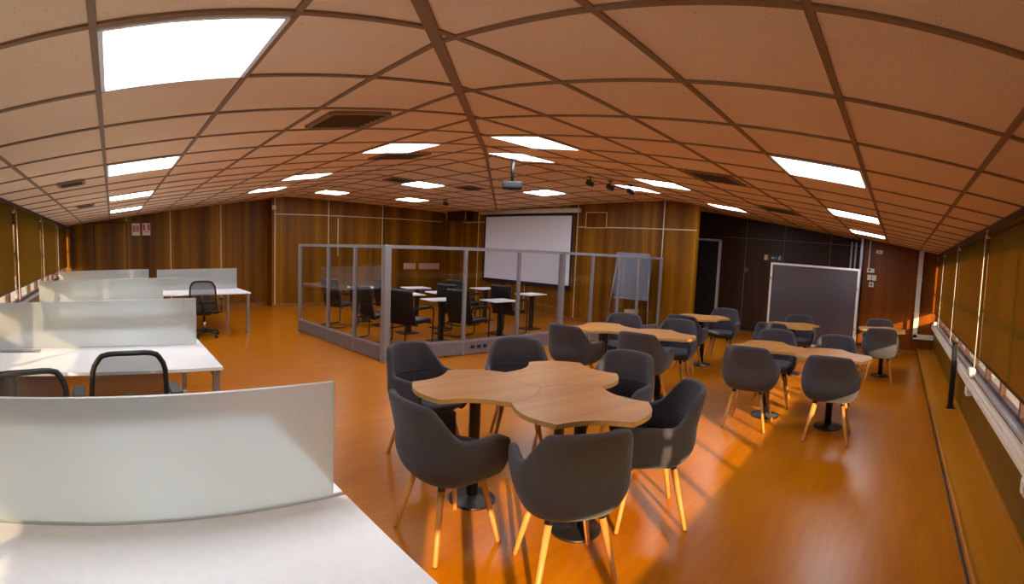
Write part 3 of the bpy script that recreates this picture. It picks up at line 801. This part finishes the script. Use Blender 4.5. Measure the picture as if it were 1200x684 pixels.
for c in (C0.lerp(C1, .0), C0.lerp(C1, .95), C1.lerp(C2, .3), C1.lerp(C2, .5), C1.lerp(C2, .93), C2.lerp(C3, .05), C2.lerp(C3, .9)):
    MB().lathe([(.022, 0), (.022, .02)], (c.x, c.y, 0), 12).build('leveller_foot', M['black'], t)

# ------------------------------------------------------------------ training corner: cantilever chairs and small tables
def cantilever(lab, loc, rz):
    t = thing('cantilever_chair', lab, 'chair', loc, rz, 'black cantilever chairs behind the glass')
    def bk(u, v): return Vector((-.23-.10*v-.03*math.sin(PI*v)+.03*u*u, .225*u*(1-.06*v), .44+.50*v))
    m = MB(); n, h = 10, 12
    g = [[m.b.verts.new(bk(-1+2*i/n, j/h)) for i in range(n+1)] for j in range(h+1)]
    for j in range(h):
        for i in range(n): m._f([g[j][i], g[j][i+1], g[j+1][i+1], g[j+1][i]], True)
    m.build('backrest', M['leather'], t, solid=.08, bevel=.025)
    m = MB(); m.box(-.24, .24, -.235, .235, .40, .47); m.build('seat', M['leather'], t, .03)
    for sy in (-1, 1):
        y = sy*.26
        f = MB().tube([(-.26, y, .70), (-.27, y, .66), (-.15, y, .645), (.18, y, .645), (.235, y, .62), (.25, y, .56), (.235, y, .3), (.23, y, .05), (.215, y, .018), (.15, y, .014), (-.3, y, .014), (-.33, y*.9, .014)], .0125, 8).build('side_frame', M['black'], t)
        MB().box(-.14, .17, y-.022, y+.022, .655, .68).build('arm_pad', M['black_plastic'], f, .008)
    for x_, w_, z_ in ((-.33, .24, .014), (.2, .26, .395), (-.2, .26, .395)): MB().tube([(x_, -w_, z_), (x_, w_, z_)], .0125, 8).build('cross_tube', M['black'], t)
    return t
CC = [(4.35, 8.85, 18, 'leftmost black cantilever chair behind the glass, by the wood wall'), (4.15, 7.25, 20, 'black cantilever chair behind the third pane of the left glass run'),
      (4.4, 6.45, 22, 'black cantilever chair just right of the thick partition corner post'), (5.28, 6.1, 16, 'black cantilever chair right behind the second front pane post'),
      (6.75, 6.62, 12, 'black cantilever chair facing the screen, under the middle of the screen'), (5.85, 7.1, 15, 'black cantilever chair in the second row, seen through the first front pane'),
      (5.3, 8.45, 15, 'black cantilever chair half hidden behind the corner post, farther back'), (6.75, 7.95, 10, 'farthest black cantilever chair near the back corner')]
cc = cantilever(CC[0][3], (CC[0][0], CC[0][1], 0), rad(CC[0][2]))
for x, y, a, l in CC[1:]: dup(cc, (x, y, 0), rad(a), l)
def side_table(lab, loc, rz):
    t = thing('laptop_table', lab, 'table', loc, rz, 'small white laptop tables behind the glass')
    MB().box(-.27, .27, -.2, .2, .70, .72).build('tabletop', M['white_lam'], t, .004)
    MB().box(.0, .07, -.035, .035, .02, .70).build('column', M['black'], t)
    MB().box(-.17, .17, -.16, .16, 0, .015).build('foot_plate', M['black'], t)
    return t
SD = [(5.02, 9.2, -6, 'white laptop table beside the leftmost cantilever chair'), (6.1, 8.8, -8, 'farthest white laptop table right of the corner post'), (5.1, 7.6, -6, 'middle white laptop table just right of the corner post'),
      (5.12, 6.66, -3, 'nearest white laptop table, at the left of the front glass'), (7.55, 8.2, 3, 'white laptop table in front of the left screen edge'), (6.02, 6.15, -3, 'white laptop table before the middle of the screen'),
      (7.55, 6.8, 2, 'rightmost white laptop table, beneath the screen'), (6.0, 7.75, -3, 'white laptop table behind the second front pane post')]
sd = side_table(SD[0][3], (SD[0][0], SD[0][1], 0), rad(SD[0][2]))
for x, y, a, l in SD[1:]: dup(sd, (x, y, 0), rad(a), l)

# ------------------------------------------------------------------ flip chart easel (behind the partition)
t = thing('flip_chart', 'grey flip chart easel leaning in front of the wood wall', 'flip chart', (9.0, 5.25, 0), rad(180+4))
tl = .10
def fz(y, z, o=0): return Vector((.14-tl*(z-.7)+o, y, z))
def slab(mb, y0, y1, z0, z1, th=.012, off=0, sk=0):
    P = []
    for o in (0, th):
        P.append(None)
    a = [fz(y0, z0, off), fz(y1, z0+sk, off), fz(y1, z1+sk, off), fz(y0, z1, off)]; mb.poly3(a, (th, 0, 0))
m = MB(); slab(m, -.42, .34, .78, 1.66); m.build('board', M['board_grey'], t)
m = MB(); slab(m, -.34, .42, .70, 1.58, off=.03, sk=-.0); m.build('paper_pad', plain('pad_paper', '7c808e', .6), t)
m = MB(); slab(m, -.34, .42, 1.56, 1.60, .02, off=.042); m.build('clamp_bar', M['alu'], t)
for y0, y1 in ((-.05, .02), (-.36, -.42), (.36, .42)):
    l = MB().tube([fz(y0, 1.62, .0 if y0 > -.1 and y0 < .1 else .05), Vector((.26 if abs(y0) > .1 else -.35, y1*1.15, .0))], .011, 8).build('easel_leg', M['silver'], t)
MB().bar(fz(-.35, .72, .06), fz(.4, .72, .06), .04, .02).build('pen_tray', M['alu'], t)
MB().box(-.05, .15, -.12, .12, .42, .48).build('leg_brace', M['trim'], t)

# ------------------------------------------------------------------ smoked board on feet
t = thing('mobile_partition_board', 'smoked glass board in an aluminium frame standing before the dark recess', 'board', (9.35, 1.6, 0))
MB().box(-.025, .025, -.86, -.82, 0.05, 1.66).box(-.025, .025, .82, .86, 0.05, 1.66).box(-.025, .025, -.82, .82, 1.62, 1.66).box(-.025, .025, -.82, .82, .12, .16).build('board_frame', M['alu_bright'], t, .004)
def smoked():
    tt_ = NT('smoked_board'); tt_.surf(tt_.pr(col=srgb('4a4248'), rough=.16, coat=.5, coatr=.05, spec=.6)); return tt_.m
MB().box(-.008, .008, -.82, .82, .16, 1.62).build('smoked_pane', smoked(), t)
for sy in (-1, 1): MB().box(-.25, .25, sy*.84-.02, sy*.84+.02, 0, .05).build('foot', M['alu_dark'], t)
for y_, z_ in ((-.845, 1.25), (.83, 1.33), (-.845, .5)): MB().box(-.045, -.025, y_, y_+.015, z_, z_+.06).build('hinge_clip', M['chrome'], t)

# ------------------------------------------------------------------ lights
az, el = rad(51), rad(16)
sd_ = bpy.data.lights.new('sun', 'SUN'); sd_.energy = 10.5; sd_.angle = rad(.6); sd_.color = (1, .70, .38)
so = bpy.data.objects.new('sun', sd_); col.objects.link(so)
dirv = Vector((math.cos(az)*math.cos(el), math.sin(az)*math.cos(el), -math.sin(el)))
so.rotation_euler = dirv.to_track_quat('-Z', 'Y').to_euler()
w = bpy.data.worlds.new('world'); scene.world = w; w.use_nodes = True
nt = w.node_tree; nt.nodes.clear()
o = nt.nodes.new('ShaderNodeOutputWorld'); b = nt.nodes.new('ShaderNodeBackground')
sk = nt.nodes.new('ShaderNodeTexSky'); sk.sky_type = 'NISHITA'; sk.sun_disc = False; sk.sun_elevation = rad(16); sk.sun_rotation = PI/2 - (az + PI); sk.air_density = 1.5; sk.dust_density = 3
b.inputs[1].default_value = .35
nt.links.new(sk.outputs[0], b.inputs[0]); nt.links.new(b.outputs[0], o.inputs[0])
vs = scene.view_settings
vs.view_transform = 'Standard'; vs.look = 'None'; vs.gamma = 1; vs.use_curve_mapping = False; vs.exposure = 0.75
scene.cycles.max_bounces = 10; scene.cycles.transparent_max_bounces = 24; scene.cycles.transmission_bounces = 10
scene.cycles.sample_clamp_indirect = 6
